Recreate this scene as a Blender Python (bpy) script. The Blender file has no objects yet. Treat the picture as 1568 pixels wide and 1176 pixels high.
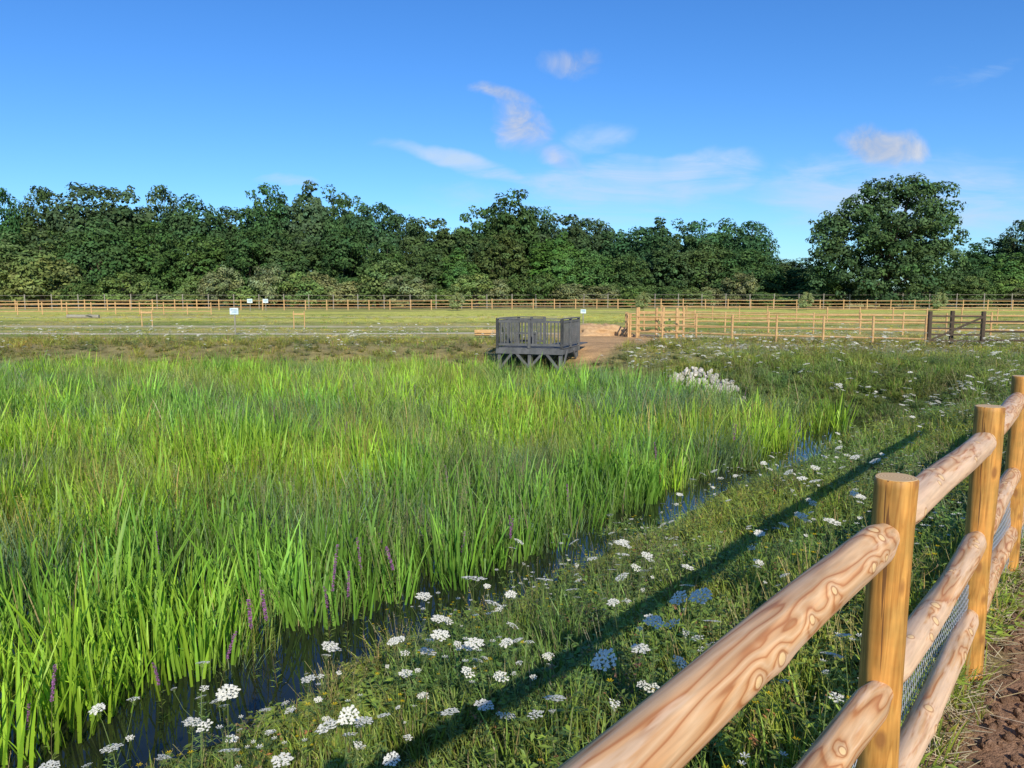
import bpy, math, random
import numpy as np
from mathutils import Vector, Matrix, Euler
random.seed(7); rng=np.random.default_rng(7)
scene=bpy.context.scene
scene.view_settings.view_transform='Standard'; scene.view_settings.look='None'; scene.view_settings.exposure=0
FPX=1162.0; PITCH=math.radians(6.5); CAMZ=1.65
def ray(u,v):
    a=(u-784)/FPX; d=(v-588)/FPX
    f=math.cos(PITCH)-d*math.sin(PITCH); dn=math.sin(PITCH)+d*math.cos(PITCH)
    return a/f, -dn/f           # x per y, z per y
def at(u,v,y):
    a,b=ray(u,v); return a*y, y, CAMZ+b*y
# ------------------------------------------------ noise
def hsh(ix,iy,s):
    n=np.sin(ix*127.1+iy*311.7+s*74.7)*43758.5453
    return n-np.floor(n)
def vn(x,y,s=0):
    x=np.asarray(x,float); y=np.asarray(y,float)
    ix=np.floor(x); iy=np.floor(y); fx=x-ix; fy=y-iy
    fx=fx*fx*(3-2*fx); fy=fy*fy*(3-2*fy)
    a=hsh(ix,iy,s); b=hsh(ix+1,iy,s); c=hsh(ix,iy+1,s); d=hsh(ix+1,iy+1,s)
    return (a*(1-fx)+b*fx)*(1-fy)+(c*(1-fx)+d*fx)*fy
def fbm(x,y,s=0,o=4):
    t=0; a=.5; tot=0
    for i in range(o):
        t=t+a*vn(x*2**i,y*2**i,s+i*3.3); tot+=a; a*=.5
    return t/tot
def sst(a,b,x):
    t=np.clip((x-a)/(b-a),0,1); return t*t*(3-2*t)
# ------------------------------------------------ terrain functions
FD=np.array([.637,.771]); P1=np.array([.97,1.88])
def perp(x,y): return .637*(y-1.88)-.771*(x-.97)
def G(x,y):
    return -.35*sst(9,30,y)+.55*sst(45,100,y)+ .25*(fbm(x*.05,y*.05,3)-.5)*sst(30,60,y)
def pond(x,y):
    w=(fbm(x*.7,y*.7,9,3)-.5)*.6
    d1=perp(x,y)-3.40+w; d2=28-y+w*3; d3=-(x-7.6)*.894-(y-15.5)*.447+w*2
    return np.minimum(np.minimum(d1,d2),d3)
def H(x,y):
    x=np.asarray(x,float); y=np.asarray(y,float)
    d=pond(x,y); t=np.clip((d+3.4)/3.4,0,1)
    g=G(x,y); z=g*(1-t)+(-.9)*t
    z=z-np.clip(d,0,.8)*.45
    z=z+(fbm(x*2.3,y*2.3,5,3)-.5)*.10*sst(0,.5,t)
    z=z+np.where((perp(x,y)<.15)&(y<14),(fbm(x*5,y*5,8,4)-.5)*.09+(vn(x*17,y*17,2)-.5)*.022,0)
    return z
def sandmask(x,y):
    m=np.exp(-(((x-4.8)/3.0)**2+((y-39)/7.0)**2)**2)
    m2=np.exp(-(((x-(3.0+(y-29)*.12))/1.1)**2+((y-31.0)/4.4)**2)**2)
    return np.clip(m+m2,0,1)
SX,SY,_=at(1078,568,20.5)
def stonemask(x,y): return ((x-SX)/.75)**2+((y-SY)/2.4)**2<1
# ------------------------------------------------ node helpers
def newmat(name):
    m=bpy.data.materials.new(name); m.use_nodes=True; nt=m.node_tree; nt.nodes.clear()
    return m,nt
def N(nt,t,**k):
    n=nt.nodes.new(t)
    for a,b in k.items(): setattr(n,a,b)
    return n
def math_(nt,op,a,b=None,c=None,clamp=False):
    n=nt.nodes.new('ShaderNodeMath'); n.operation=op; n.use_clamp=clamp
    for i,s in enumerate((a,b,c)):
        if s is None: continue
        if isinstance(s,(int,float)): n.inputs[i].default_value=s
        else: nt.links.new(s,n.inputs[i])
    return n.outputs[0]
def mixc(nt,mode,f,a,b):
    n=nt.nodes.new('ShaderNodeMix'); n.data_type='RGBA'; n.blend_type=mode
    for i,s in ((0,f),(6,a),(7,b)):
        if isinstance(s,(int,float)): n.inputs[i].default_value=s
        elif isinstance(s,tuple): n.inputs[i].default_value=(*s,1) if len(s)==3 else s
        else: nt.links.new(s,n.inputs[i])
    return n.outputs[2]
def ramp(nt,f,stops):
    n=nt.nodes.new('ShaderNodeValToRGB'); cr=n.color_ramp
    while len(cr.elements)<len(stops): cr.elements.new(.5)
    for e,(p,c) in zip(cr.elements,stops):
        e.position=p; e.color=(*c,1) if isinstance(c,tuple) else (c,c,c,1)
    nt.links.new(f,n.inputs[0]); return n.outputs[0]
def noise(nt,vec,scale,detail=4,rough=.55,dist=0):
    n=nt.nodes.new('ShaderNodeTexNoise'); n.inputs['Scale'].default_value=scale
    n.inputs['Detail'].default_value=detail; n.inputs['Roughness'].default_value=rough; n.inputs['Distortion'].default_value=dist
    if vec is not None: nt.links.new(vec,n.inputs['Vector'])
    return n.outputs['Fac']
def bump(nt,h,s,dist):
    n=nt.nodes.new('ShaderNodeBump'); n.inputs['Strength'].default_value=s; n.inputs['Distance'].default_value=dist
    nt.links.new(h,n.inputs['Height']); return n.outputs[0]
def surf(nt,col,rough=.8,spec=.3,nrm=None,metal=0):
    b=nt.nodes.new('ShaderNodeBsdfPrincipled'); o=nt.nodes.new('ShaderNodeOutputMaterial')
    if isinstance(col,tuple): b.inputs['Base Color'].default_value=(*col,1)
    else: nt.links.new(col,b.inputs['Base Color'])
    if isinstance(rough,(int,float)): b.inputs['Roughness'].default_value=rough
    else: nt.links.new(rough,b.inputs['Roughness'])
    b.inputs['Specular IOR Level'].default_value=spec; b.inputs['Metallic'].default_value=metal
    if nrm is not None: nt.links.new(nrm,b.inputs['Normal'])
    nt.links.new(b.outputs[0],o.inputs[0]); return b
def coords(nt,which='Object'):
    return nt.nodes.new('ShaderNodeTexCoord').outputs[which]
def leafmat(name,inst=True,trans=.3,rough=.5,spec=.35,objcol=False,rnd=.25):
    m,nt=newmat(name)
    c=N(nt,'ShaderNodeAttribute',attribute_name='col').outputs['Color']
    if inst:
        t=N(nt,'ShaderNodeAttribute',attribute_name='tint',attribute_type='INSTANCER').outputs['Color']
        c=mixc(nt,'MULTIPLY',1.0,c,t)
    oi=nt.nodes.new('ShaderNodeObjectInfo')
    if objcol: c=mixc(nt,'MULTIPLY',1.0,c,oi.outputs['Color'])
    hs=nt.nodes.new('ShaderNodeHueSaturation'); nt.links.new(c,hs.inputs['Color'])
    nt.links.new(math_(nt,'MULTIPLY_ADD',oi.outputs['Random'],rnd*2,1-rnd),hs.inputs['Value'])
    c=hs.outputs[0]
    o=nt.nodes.new('ShaderNodeOutputMaterial')
    if spec>0:
        p=nt.nodes.new('ShaderNodeBsdfPrincipled'); nt.links.new(c,p.inputs['Base Color'])
        p.inputs['Roughness'].default_value=rough; p.inputs['Specular IOR Level'].default_value=spec
    else:
        p=nt.nodes.new('ShaderNodeBsdfDiffuse'); nt.links.new(c,p.inputs[0])
    if trans>0:
        tr=nt.nodes.new('ShaderNodeBsdfTranslucent'); nt.links.new(mixc(nt,'MULTIPLY',1.0,c,(1.3,1.3,.6)),tr.inputs[0])
        mx=nt.nodes.new('ShaderNodeMixShader'); mx.inputs[0].default_value=trans
        nt.links.new(p.outputs[0],mx.inputs[1]); nt.links.new(tr.outputs[0],mx.inputs[2]); nt.links.new(mx.outputs[0],o.inputs[0])
    else: nt.links.new(p.outputs[0],o.inputs[0])
    return m
M_plant=leafmat('plant_leaf')
M_tree=leafmat('tree_foliage',inst=False,trans=0,spec=0,objcol=True,rnd=.12)
def petalmat(name,c,rnd=.1):
    m,nt=newmat(name)
    oi=nt.nodes.new('ShaderNodeObjectInfo')
    f=math_(nt,'MULTIPLY_ADD',oi.outputs['Random'],rnd*2,1-rnd)
    hs=nt.nodes.new('ShaderNodeHueSaturation'); hs.inputs['Color'].default_value=(*c,1); nt.links.new(f,hs.inputs['Value'])
    p=nt.nodes.new('ShaderNodeBsdfDiffuse'); nt.links.new(hs.outputs[0],p.inputs[0])
    tr=nt.nodes.new('ShaderNodeBsdfTranslucent'); nt.links.new(hs.outputs[0],tr.inputs[0])
    mx=nt.nodes.new('ShaderNodeMixShader'); mx.inputs[0].default_value=.25
    nt.links.new(p.outputs[0],mx.inputs[1]); nt.links.new(tr.outputs[0],mx.inputs[2])
    o=nt.nodes.new('ShaderNodeOutputMaterial'); nt.links.new(mx.outputs[0],o.inputs[0]); return m
M_white=petalmat('white_petal',(.85,.83,.72),.05); M_yel=petalmat('yellow_petal',(.75,.55,.02)); M_pur=petalmat('purple_petal',(.42,.17,.38))
# ------------------------------------------------ mesh builder
class MB:
    def __init__(s): s.v=[]; s.f=[]; s.c=[]; s.m=[]
    def add(s,vs,fs,col,mat=0):
        o=len(s.v); s.v.extend([tuple(map(float,q)) for q in vs]); s.c.extend([col]*len(vs)) if not isinstance(col,list) else s.c.extend(col)
        for f in fs: s.f.append(tuple(i+o for i in f)); s.m.append(mat)
    def mesh(s,name,mats,smooth=False):
        me=bpy.data.meshes.new(name); me.from_pydata(s.v,[],s.f)
        for m in mats: me.materials.append(m)
        me.polygons.foreach_set('material_index',s.m)
        if s.c and len(s.c)==len(s.v):
            a=me.color_attributes.new('col','FLOAT_COLOR','POINT')
            arr=np.ones((len(s.v),4),np.float32); arr[:,:3]=np.array(s.c); a.data.foreach_set('color',arr.ravel())
        if smooth: me.polygons.foreach_set('use_smooth',[True]*len(me.polygons))
        me.update(); return me
def link(me,name,loc=(0,0,0),rot=None,parent=None):
    o=bpy.data.objects.new(name,me); scene.collection.objects.link(o); o.location=loc
    if rot is not None: o.rotation_euler=rot
    if parent: o.parent=parent
    return o
def empty(name,loc=(0,0,0),rot=(0,0,0)):
    o=bpy.data.objects.new(name,None); scene.collection.objects.link(o); o.location=loc; o.rotation_euler=rot; o.empty_display_size=.2; return o
def vary(c,a=.2):
    k=1+random.uniform(-a,a); return (c[0]*k*random.uniform(.9,1.1),c[1]*k,c[2]*k*random.uniform(.8,1.2))
def blade(mb,base,h,w,lean,az,col,seg=5,droop=0,tw=None,mat=0):
    if tw is None: tw=az+math.pi/2+random.uniform(-.9,.9)
    dx,dy=math.cos(az),math.sin(az); wx,wy=math.cos(tw),math.sin(tw)
    vs=[];cs=[];fs=[]
    for i in range(seg+1):
        t=i/seg; off=lean*h*(t**1.8); z=h*(t-droop*max(0,t-.6)**2*2.2)
        ww=w*.5*(min(1,.55+t*1.6) if t<.4 else 1-((t-.4)/.6)**1.7)
        x=base[0]+dx*off; y=base[1]+dy*off
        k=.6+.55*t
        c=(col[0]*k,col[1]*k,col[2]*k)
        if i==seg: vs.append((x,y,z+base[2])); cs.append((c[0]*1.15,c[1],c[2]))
        else: vs+= [(x-wx*ww,y-wy*ww,z+base[2]),(x+wx*ww,y+wy*ww,z+base[2])]; cs+=[c,c]
    for i in range(seg-1): fs.append((2*i,2*i+1,2*i+3,2*i+2))
    fs.append((2*seg-2,2*seg-1,2*seg))
    mb.add(vs,fs,cs,mat)
def stem(mb,pts,r,col,mat=0,n=3):
    pts=[Vector(p) for p in pts]; vs=[];fs=[]
    for i,p in enumerate(pts):
        d=(pts[min(i+1,len(pts)-1)]-pts[max(i-1,0)]).normalized()
        a=d.orthogonal().normalized(); b=d.cross(a)
        rr=r if not isinstance(r,(list,tuple)) else r[i]
        for k in range(n):
            an=2*math.pi*k/n; vs.append(p+(a*math.cos(an)+b*math.sin(an))*rr)
    for i in range(len(pts)-1):
        for k in range(n): fs.append((i*n+k,i*n+(k+1)%n,(i+1)*n+(k+1)%n,(i+1)*n+k))
    mb.add(vs,fs,col,mat)
def leafq(mb,p,L,W,az,el,col,mat=0):
    d=Vector((math.cos(az)*math.cos(el),math.sin(az)*math.cos(el),math.sin(el)))
    s=Vector((-math.sin(az),math.cos(az),random.uniform(-.3,.3))).normalized()
    p=Vector(p)
    mb.add([p,p+d*L*.45+s*W*.5,p+d*L-Vector((0,0,L*.12)),p+d*L*.45-s*W*.5],[(0,1,2,3)],col,mat)
# ------------------------------------------------ scatter via geometry nodes
def coll(name,meshes):
    c=bpy.data.collections.new(name)
    for i,me in enumerate(meshes):
        o=bpy.data.objects.new('%s_%02d'%(name,i),me); c.objects.link(o)
    return c
def scatter(name,c,P,idx,rot,scl,tint):
    n=len(P); me=bpy.data.meshes.new(name); me.vertices.add(n); me.vertices.foreach_set('co',np.asarray(P,np.float32).ravel())
    a=me.attributes.new('rot','FLOAT_VECTOR','POINT'); a.data.foreach_set('vector',np.asarray(rot,np.float32).ravel())
    a=me.attributes.new('scl','FLOAT_VECTOR','POINT'); a.data.foreach_set('vector',np.asarray(scl,np.float32).ravel())
    a=me.attributes.new('idx','INT','POINT'); a.data.foreach_set('value',np.asarray(idx,np.int32))
    t=np.ones((n,4),np.float32); t[:,:3]=tint
    a=me.attributes.new('tint','FLOAT_COLOR','POINT'); a.data.foreach_set('color',t.ravel())
    me.update()
    o=link(me,name)
    ng=bpy.data.node_groups.new(name+'_gn','GeometryNodeTree')
    ng.interface.new_socket('Geometry',in_out='INPUT',socket_type='NodeSocketGeometry')
    ng.interface.new_socket('Geometry',in_out='OUTPUT',socket_type='NodeSocketGeometry')
    gi=ng.nodes.new('NodeGroupInput'); go=ng.nodes.new('NodeGroupOutput')
    ip=ng.nodes.new('GeometryNodeInstanceOnPoints'); ci=ng.nodes.new('GeometryNodeCollectionInfo')
    ci.inputs['Collection'].default_value=c; ci.inputs['Separate Children'].default_value=True; ci.inputs['Reset Children'].default_value=True
    def na(nm,dt):
        q=ng.nodes.new('GeometryNodeInputNamedAttribute'); q.data_type=dt; q.inputs['Name'].default_value=nm; return q.outputs['Attribute']
    ng.links.new(gi.outputs[0],ip.inputs['Points']); ng.links.new(ci.outputs[0],ip.inputs['Instance'])
    ip.inputs['Pick Instance'].default_value=True
    ng.links.new(na('idx','INT'),ip.inputs['Instance Index'])
    e=ng.nodes.new('FunctionNodeEulerToRotation'); ng.links.new(na('rot','FLOAT_VECTOR'),e.inputs[0]); ng.links.new(e.outputs[0],ip.inputs['Rotation'])
    ng.links.new(na('scl','FLOAT_VECTOR'),ip.inputs['Scale']); ng.links.new(ip.outputs[0],go.inputs[0])
    md=o.modifiers.new('scatter','NODES'); md.node_group=ng
    return o
def jgrid(x0,x1,y0,y1,s,cone=True):
    xs,ys=np.meshgrid(np.arange(x0,x1,s),np.arange(y0,y1,s)); x=xs.ravel()+rng.uniform(-.5,.5,xs.size)*s; y=ys.ravel()+rng.uniform(-.5,.5,xs.size)*s
    if cone:
        k=np.abs(x)<.74*y+2.0; x=x[k]; y=y[k]
    return x,y
def place(name,c,nidx,x,y,smin,smax,tint,idx=None,tilt=.08,zo=0,zvar=.15):
    n=len(x); z=H(x,y)+zo
    s=rng.uniform(smin,smax,n); sc=np.stack([s,s,s*rng.uniform(1-zvar,1+zvar,n)],1)
    r=np.stack([rng.normal(0,tilt,n),rng.normal(0,tilt,n),rng.uniform(0,6.28,n)],1)
    if idx is None: idx=rng.integers(0,nidx,n)
    return scatter(name,c,np.stack([x,y,z],1),idx,r,sc,tint)
# ------------------------------------------------ GROUND
def axis(segs):
    out=[]
    for a,b,s in segs: out+=list(np.arange(a,b,s))
    out.append(segs[-1][1]); return np.array(out)
ys=axis([(-1500,-200,260),(-200,-20,30),(-20,-2,2),(-2,9,.07),(9,20,.16),(20,48,.25),(48,110,.8),(110,200,10),(200,2200,200)])
xs=axis([(-1500,-200,260),(-200,-60,14),(-60,-12,.6),(-12,-4,.25),(-4,5,.07),(5,12,.2),(12,60,.5),(60,200,14),(200,1760,260)])
X,Y=np.meshgrid(xs,ys); Z=H(X,Y)
V=np.stack([X.ravel(),Y.ravel(),Z.ravel()],1); nx=len(xs); ny=len(ys)
ii=np.arange(nx*ny).reshape(ny,nx); F=np.stack([ii[:-1,:-1],ii[:-1,1:],ii[1:,1:],ii[1:,:-1]],-1).reshape(-1,4)
me=bpy.data.meshes.new('ground'); me.from_pydata(V.tolist(),[],F.tolist())
me.polygons.foreach_set('use_smooth',[True]*len(F))
x=V[:,0]; y=V[:,1]; d=pond(x,y); p=perp(x,y)
def L3(a,b,t): return a*(1-t[:,None])+np.array(b)*t[:,None]
def pathc(x): return 43.5+1.2*np.sin(x*.08)-(sst(-2,18,x))*8
C=np.zeros((len(x),3))+np.array([.27,.29,.07])
n1=fbm(x*.12,y*.5,21); n2=fbm(x*.6,y*1.5,22)
C=L3(C,[.50,.42,.16],sst(.36,.58,n1)*.8)
C=L3(C,[.17,.25,.055],sst(.5,.7,n2)*.5)
C=L3(C,[.54,.53,.12],sst(.3,.55,fbm(x*.06,y*.3,31))*sst(58,62,y)*(1-sst(90,96,y)))
C=L3(C,[.34,.25,.13],(1-sst(33,42,y))*sst(28,31,y)*.6)
pc=pathc(x)
C=L3(C,[.62,.53,.38],(1-sst(.6,1.0,np.abs(y-pc)+ (fbm(x,y*2,4)-.5)*.8))*.9)
C=L3(C,[.56,.48,.30],(1-sst(.8,1.6,np.abs(y-53-.03*x)))*(x<0)*.8)
C=L3(C,[.56,.48,.28],(1-sst(1.,2.2,np.abs(y-70-.05*x)))*(x<6)*.6)
C=L3(C,[.50,.47,.40],(1-sst(.8,1.6,np.abs(y-(33.0-(x-6)*.45)+ (fbm(x,y*2,4)-.5)*.8)-1))*(x>7)*(y>22)*.85)
C=L3(C,[.56,.34,.16],sandmask(x,y)*.97)
C=L3(C,[.10,.12,.03],sst(-4.5,-2.6,d)*(y<24)*(1-sandmask(x,y)))
C=L3(C,[.20,.17,.07],sst(-4.5,-2.6,d)*(y>=24)*.6*(1-sandmask(x,y)))
C=L3(C,[.03,.034,.014],sst(-.3,.2,d)*(1-sandmask(x,y)))
soil=np.clip((.10-(p+(fbm(x*4,y*4,77)-.5)*.3))/.22,0,1)*(y<25)
C=L3(C,[.30,.175,.105],soil)
a=me.color_attributes.new('col','FLOAT_COLOR','POINT'); arr=np.ones((len(x),4),np.float32); arr[:,:3]=C; a.data.foreach_set('color',arr.ravel())
m,nt=newmat('ground_earth_grass'); c=N(nt,'ShaderNodeAttribute',attribute_name='col').outputs['Color']; co=coords(nt)
nA=noise(nt,co,18,6,.7); nB=noise(nt,co,1.6,5,.6); nC=noise(nt,co,90,3,.6)
c=mixc(nt,'MULTIPLY',1.0,c,ramp(nt,nA,[(.25,.55),(.75,1.45)])); c=mixc(nt,'MULTIPLY',1.0,c,ramp(nt,nB,[(.3,.72),(.7,1.3)]))
surf(nt,c,.95,.1,bump(nt,math_(nt,'ADD',nA,math_(nt,'MULTIPLY',nC,.4)),.8,.04)); me.materials.append(m); me.update()
link(me,'ground')
# water
m,nt=newmat('pond_water_mat'); co=coords(nt); surf(nt,ramp(nt,noise(nt,co,3,4),[(.4,(.010,.013,.009)),(.75,(.022,.026,.012))]),.03,.35,bump(nt,noise(nt,co,6,2),.02,.02)); M_water=m
mb=MB(); mb.add([(-60,-3,-.92),(12,-3,-.92),(12,30,-.92),(-60,30,-.92)],[(0,1,2,3)],(1,1,1)); link(mb.mesh('pond_water',[m]),'pond_water')
# ------------------------------------------------ REEDS
def reed_clump(kind):
    mb=MB()
    if kind in(0,1,2):
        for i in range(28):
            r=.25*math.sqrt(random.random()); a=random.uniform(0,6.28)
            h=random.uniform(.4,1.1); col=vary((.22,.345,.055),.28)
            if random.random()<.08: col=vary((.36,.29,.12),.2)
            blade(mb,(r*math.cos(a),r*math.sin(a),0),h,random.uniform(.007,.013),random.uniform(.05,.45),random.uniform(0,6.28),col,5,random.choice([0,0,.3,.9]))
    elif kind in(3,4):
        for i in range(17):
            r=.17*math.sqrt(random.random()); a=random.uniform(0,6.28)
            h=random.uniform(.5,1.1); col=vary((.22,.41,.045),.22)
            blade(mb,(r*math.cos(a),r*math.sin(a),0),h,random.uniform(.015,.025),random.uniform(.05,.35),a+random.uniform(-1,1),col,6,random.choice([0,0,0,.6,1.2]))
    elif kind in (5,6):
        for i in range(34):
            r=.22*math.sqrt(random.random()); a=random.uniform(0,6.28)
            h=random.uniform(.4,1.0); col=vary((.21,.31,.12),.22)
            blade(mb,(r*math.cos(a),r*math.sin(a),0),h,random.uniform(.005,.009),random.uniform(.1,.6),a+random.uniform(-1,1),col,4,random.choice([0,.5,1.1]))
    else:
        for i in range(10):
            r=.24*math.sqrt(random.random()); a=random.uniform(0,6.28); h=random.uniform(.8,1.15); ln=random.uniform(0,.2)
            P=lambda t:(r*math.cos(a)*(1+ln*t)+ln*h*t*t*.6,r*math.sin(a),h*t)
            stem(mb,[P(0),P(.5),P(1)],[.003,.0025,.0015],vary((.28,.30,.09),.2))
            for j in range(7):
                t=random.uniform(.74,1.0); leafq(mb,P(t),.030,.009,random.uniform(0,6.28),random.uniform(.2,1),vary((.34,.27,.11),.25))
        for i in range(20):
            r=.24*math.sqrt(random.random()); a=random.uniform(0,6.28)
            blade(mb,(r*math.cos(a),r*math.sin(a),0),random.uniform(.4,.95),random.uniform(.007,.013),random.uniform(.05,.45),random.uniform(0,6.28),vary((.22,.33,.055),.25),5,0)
    return mb.mesh('reed_clump',[M_plant])
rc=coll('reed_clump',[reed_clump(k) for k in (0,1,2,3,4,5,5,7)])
def reedset(x0,x1,y0,y1,s):
    x,y=jgrid(x0,x1,y0,y1,s); d=pond(x,y)
    k=(d>.62+.7*(fbm(x*1.3,y*1.3,41,2)-.45)) & ~((np.abs(x-1.1-(y-24)*.05)<1.9)&(y>24.2)) & ~((x>1.5)&(x<4.6)&(y>25.5)) & (fbm(x*2.2,y*2.2,46,2)<.78)
    return x[k],y[k]
xa,ya=reedset(-14,8,1.5,13,.205); xb,yb=reedset(-30,12,13,31,.31)
x=np.concatenate([xa,xb]); y=np.concatenate([ya,yb]); n=len(x)
f1=fbm(x*.6,y*.8,51,3); f2=fbm(x*.4+5,y*.7,61,3); f3=fbm(x*1.7,y*1.7,71,2)
r=rng.random(n)
q=f1+.3*(r-.5)
idx=np.where(q>.545,rng.integers(3,5,n),np.where(q<.43,rng.integers(5,7,n),rng.integers(0,3,n)))
idx=np.where(rng.random(n)<.04+.16*sst(.5,.66,fbm(x*.5,y*.7,151,3)),7,idx)
idx=np.where((y<6.2)&(x<-1.6)&(rng.random(n)<.6),rng.integers(3,5,n),idx)
tint=np.ones((n,3))
t=sst(.42,.58,f2)[:,None]; tint=tint*(1-t)+np.array([1.35,1.2,.9])*t
t=(1-sst(.36,.48,f2))[:,None]; tint=tint*(1-.6*t)+np.array([.72,.84,1.2])*.6*t
tint*= (.78+.55*f3)[:,None]
tint*= np.where(rng.random(n)<.14,.65,1.0)[:,None]
tint*= (1+.12*sst(8,20,y))[:,None]
z=H(x,y); s=rng.uniform(.55,1.12,n)*(.66+.52*fbm(x*1.3,y*1.3,81,3))
edge=np.clip((pond(x,y)-.35)/.8,0,1); s*=.78+.22*edge; s*=1-.15*sst(18,27,y)
sc=np.stack([s*1.1,s*1.1,s],1); sc[:,0:2]*=np.where(y>13,1.4,1.1)[:,None]
rot=np.stack([rng.normal(0,.10,n),rng.normal(0,.10,n)+.03,rng.uniform(0,6.28,n)],1)
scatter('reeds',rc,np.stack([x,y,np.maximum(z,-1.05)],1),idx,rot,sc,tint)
# ------------------------------------------------ BANK VEGETATION
def tuft(n,hm,hM,w,lean,col,R=.09):
    mb=MB()
    for i in range(n):
        r=R*math.sqrt(random.random()); a=random.uniform(0,6.28)
        cc=vary(col,.25)
        if random.random()<.08: cc=vary((.34,.28,.12),.2)
        blade(mb,(r*math.cos(a),r*math.sin(a),0),random.uniform(hm,hM),w*random.uniform(.7,1.3),random.uniform(.1,lean),a+random.uniform(-1,1),cc,3,random.choice([0,.6]))
    return mb.mesh('grass_tuft',[M_plant])
def weed(h,col,nst=5,leafL=.035):
    mb=MB()
    for s_ in range(nst):
        a=random.uniform(0,6.28); r=random.uniform(0,.07); hh=h*random.uniform(.6,1.1); ln=random.uniform(.1,.5)
        pts=[(math.cos(a)*(r+ln*hh*t*t),math.sin(a)*(r+ln*hh*t*t),hh*t) for t in (0,.33,.66,1)]
        stem(mb,pts,.0018,vary((.22,.24,.07),.2))
        for j in range(14):
            t=random.uniform(.1,1); k=ln*hh*t*t+r
            leafq(mb,(math.cos(a)*k,math.sin(a)*k,hh*t),leafL*random.uniform(.6,1.3),leafL*.5*random.uniform(.6,1.2),random.uniform(0,6.28),random.uniform(-.2,.7),vary(col,.25))
    return mb.mesh('weed_plant',[M_plant])
def seedgrass():
    mb=MB()
    for i in range(8):
        a=random.uniform(0,6.28); r=random.uniform(0,.06); hh=random.uniform(.25,.5); ln=random.uniform(.05,.35)
        pts=[(math.cos(a)*(r+ln*hh*t*t),math.sin(a)*(r+ln*hh*t*t),hh*t) for t in (0,.35,.7,1)]
        stem(mb,pts,.0011,vary((.26,.25,.10),.2))
        for j in range(7):
            t=random.uniform(.78,1.02); k=ln*hh*t*t+r
            leafq(mb,(math.cos(a)*k,math.sin(a)*k,hh*t),.014,.004,random.uniform(0,6.28),.9,vary((.38,.31,.16),.2))
    return mb.mesh('seed_grass',[M_plant])
def flowerlets(col_mat,n,h,size,leafcol):
    mb=MB()
    for s_ in range(n):
        a=random.uniform(0,6.28); hh=h*random.uniform(.6,1.1); ln=random.uniform(.1,.5)
        P=lambda t:(math.cos(a)*ln*hh*t*t,math.sin(a)*ln*hh*t*t,hh*t)
        stem(mb,[P(t) for t in(0,.4,.75,1)],.0014,(.13,.18,.05),0)
        for j in range(8): leafq(mb,P(random.uniform(.1,.9)),.03,.012,random.uniform(0,6.28),.4,vary(leafcol,.2),0)
        q=Vector(P(1))
        for k in range(6):
            an=k*math.pi/3; d=Vector((math.cos(an),math.sin(an),.25))*size
            e=Vector((math.cos(an+.5),math.sin(an+.5),.25))*size
            mb.add([q,q+d,q+(d+e)*.62,q+e],[(0,1,2,3)],(1,1,1),1)
    return mb.mesh('small_flower',[M_plant,col_mat])
gc=coll('bank_plant',[tuft(34,.07,.20,.006,.7,(.23,.33,.055)),tuft(30,.05,.15,.007,.8,(.28,.34,.065)),tuft(36,.10,.28,.007,.6,(.24,.35,.06)),
   weed(.18,(.18,.27,.045),7,.034),weed(.26,(.22,.31,.055),6,.040),weed(.12,(.20,.29,.065),9,.024),weed(.22,(.26,.32,.075),7,.030),
   seedgrass(),weed(.26,(.36,.17,.07),3,.02)])
def bankpts(x0,x1,y0,y1,s):
    x,y=jgrid(x0,x1,y0,y1,s); d=pond(x,y); p=perp(x,y)
    k=(d<np.where(y<11,-.08,.02))&(p>-.02)&(rng.random(len(x))>sandmask(x,y)*1.5)&~stonemask(x,y)
    k|=(d>=.02)&(d<.6)&(fbm(x*1.6,y*1.6,63,2)>.66)&(p>0)
    return x[k],y[k],d[k]
x1_,y1_,d1_=bankpts(-6,12,.5,11,.10); x2_,y2_,d2_=bankpts(-2,30,11,24,.21); x3_,y3_,d3_=bankpts(-32,34,24,37,.42)
x=np.concatenate([x1_,x2_,x3_]); y=np.concatenate([y1_,y2_,y3_]); d=pond(x,y); n=len(x)
f=fbm(x*1.1,y*1.1,91,3); f2=fbm(x*.6,y*.6,95,3); r=rng.random(n)
idx=np.where(f>.50,rng.choice([0,1,2,0,1,4,5],n),rng.choice([3,4,5,6,3,4,5,6,2,7],n))
idx=np.where((r<.03),8,idx)
tint=np.ones((n,3))*(.7+.6*f2)[:,None]
t=sst(.5,.7,fbm(x*.8,y*.8,97,2))[:,None]; tint=tint*(1-t)+tint*np.array([1.35,1.2,1.1])*t
t=sst(.5,.7,fbm(x*.7+9,y*.7,197,2))[:,None]; tint=tint*(1-t)+tint*np.array([.8,.95,1.3])*t
t=sst(20,30,y)[:,None]; tint=tint*(1-t)+tint*np.array([1.4,1.1,1.1])*t
big=np.where(y>24,2.4,np.where(y>11,1.7,1.2))
z=np.maximum(H(x,y),-.95); s=rng.uniform(.7,1.2,n)*big; sz=rng.uniform(.7,1.25,n)*np.where(y>24,1.2,np.where(y>11,1.3,1.0))
low=sst(.45,.62,fbm(x*.5+3,y*.5,99,2)); sz*=(1-.35*low)*(1-.45*sst(-.9,-.1,d)*(y<12))
scatter('bank_grass',gc,np.stack([x,y,z-.01],1),idx,np.stack([rng.normal(0,.12,n),rng.normal(0,.12,n),rng.uniform(0,6.28,n)],1),np.stack([s,s,sz],1),tint)
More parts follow.
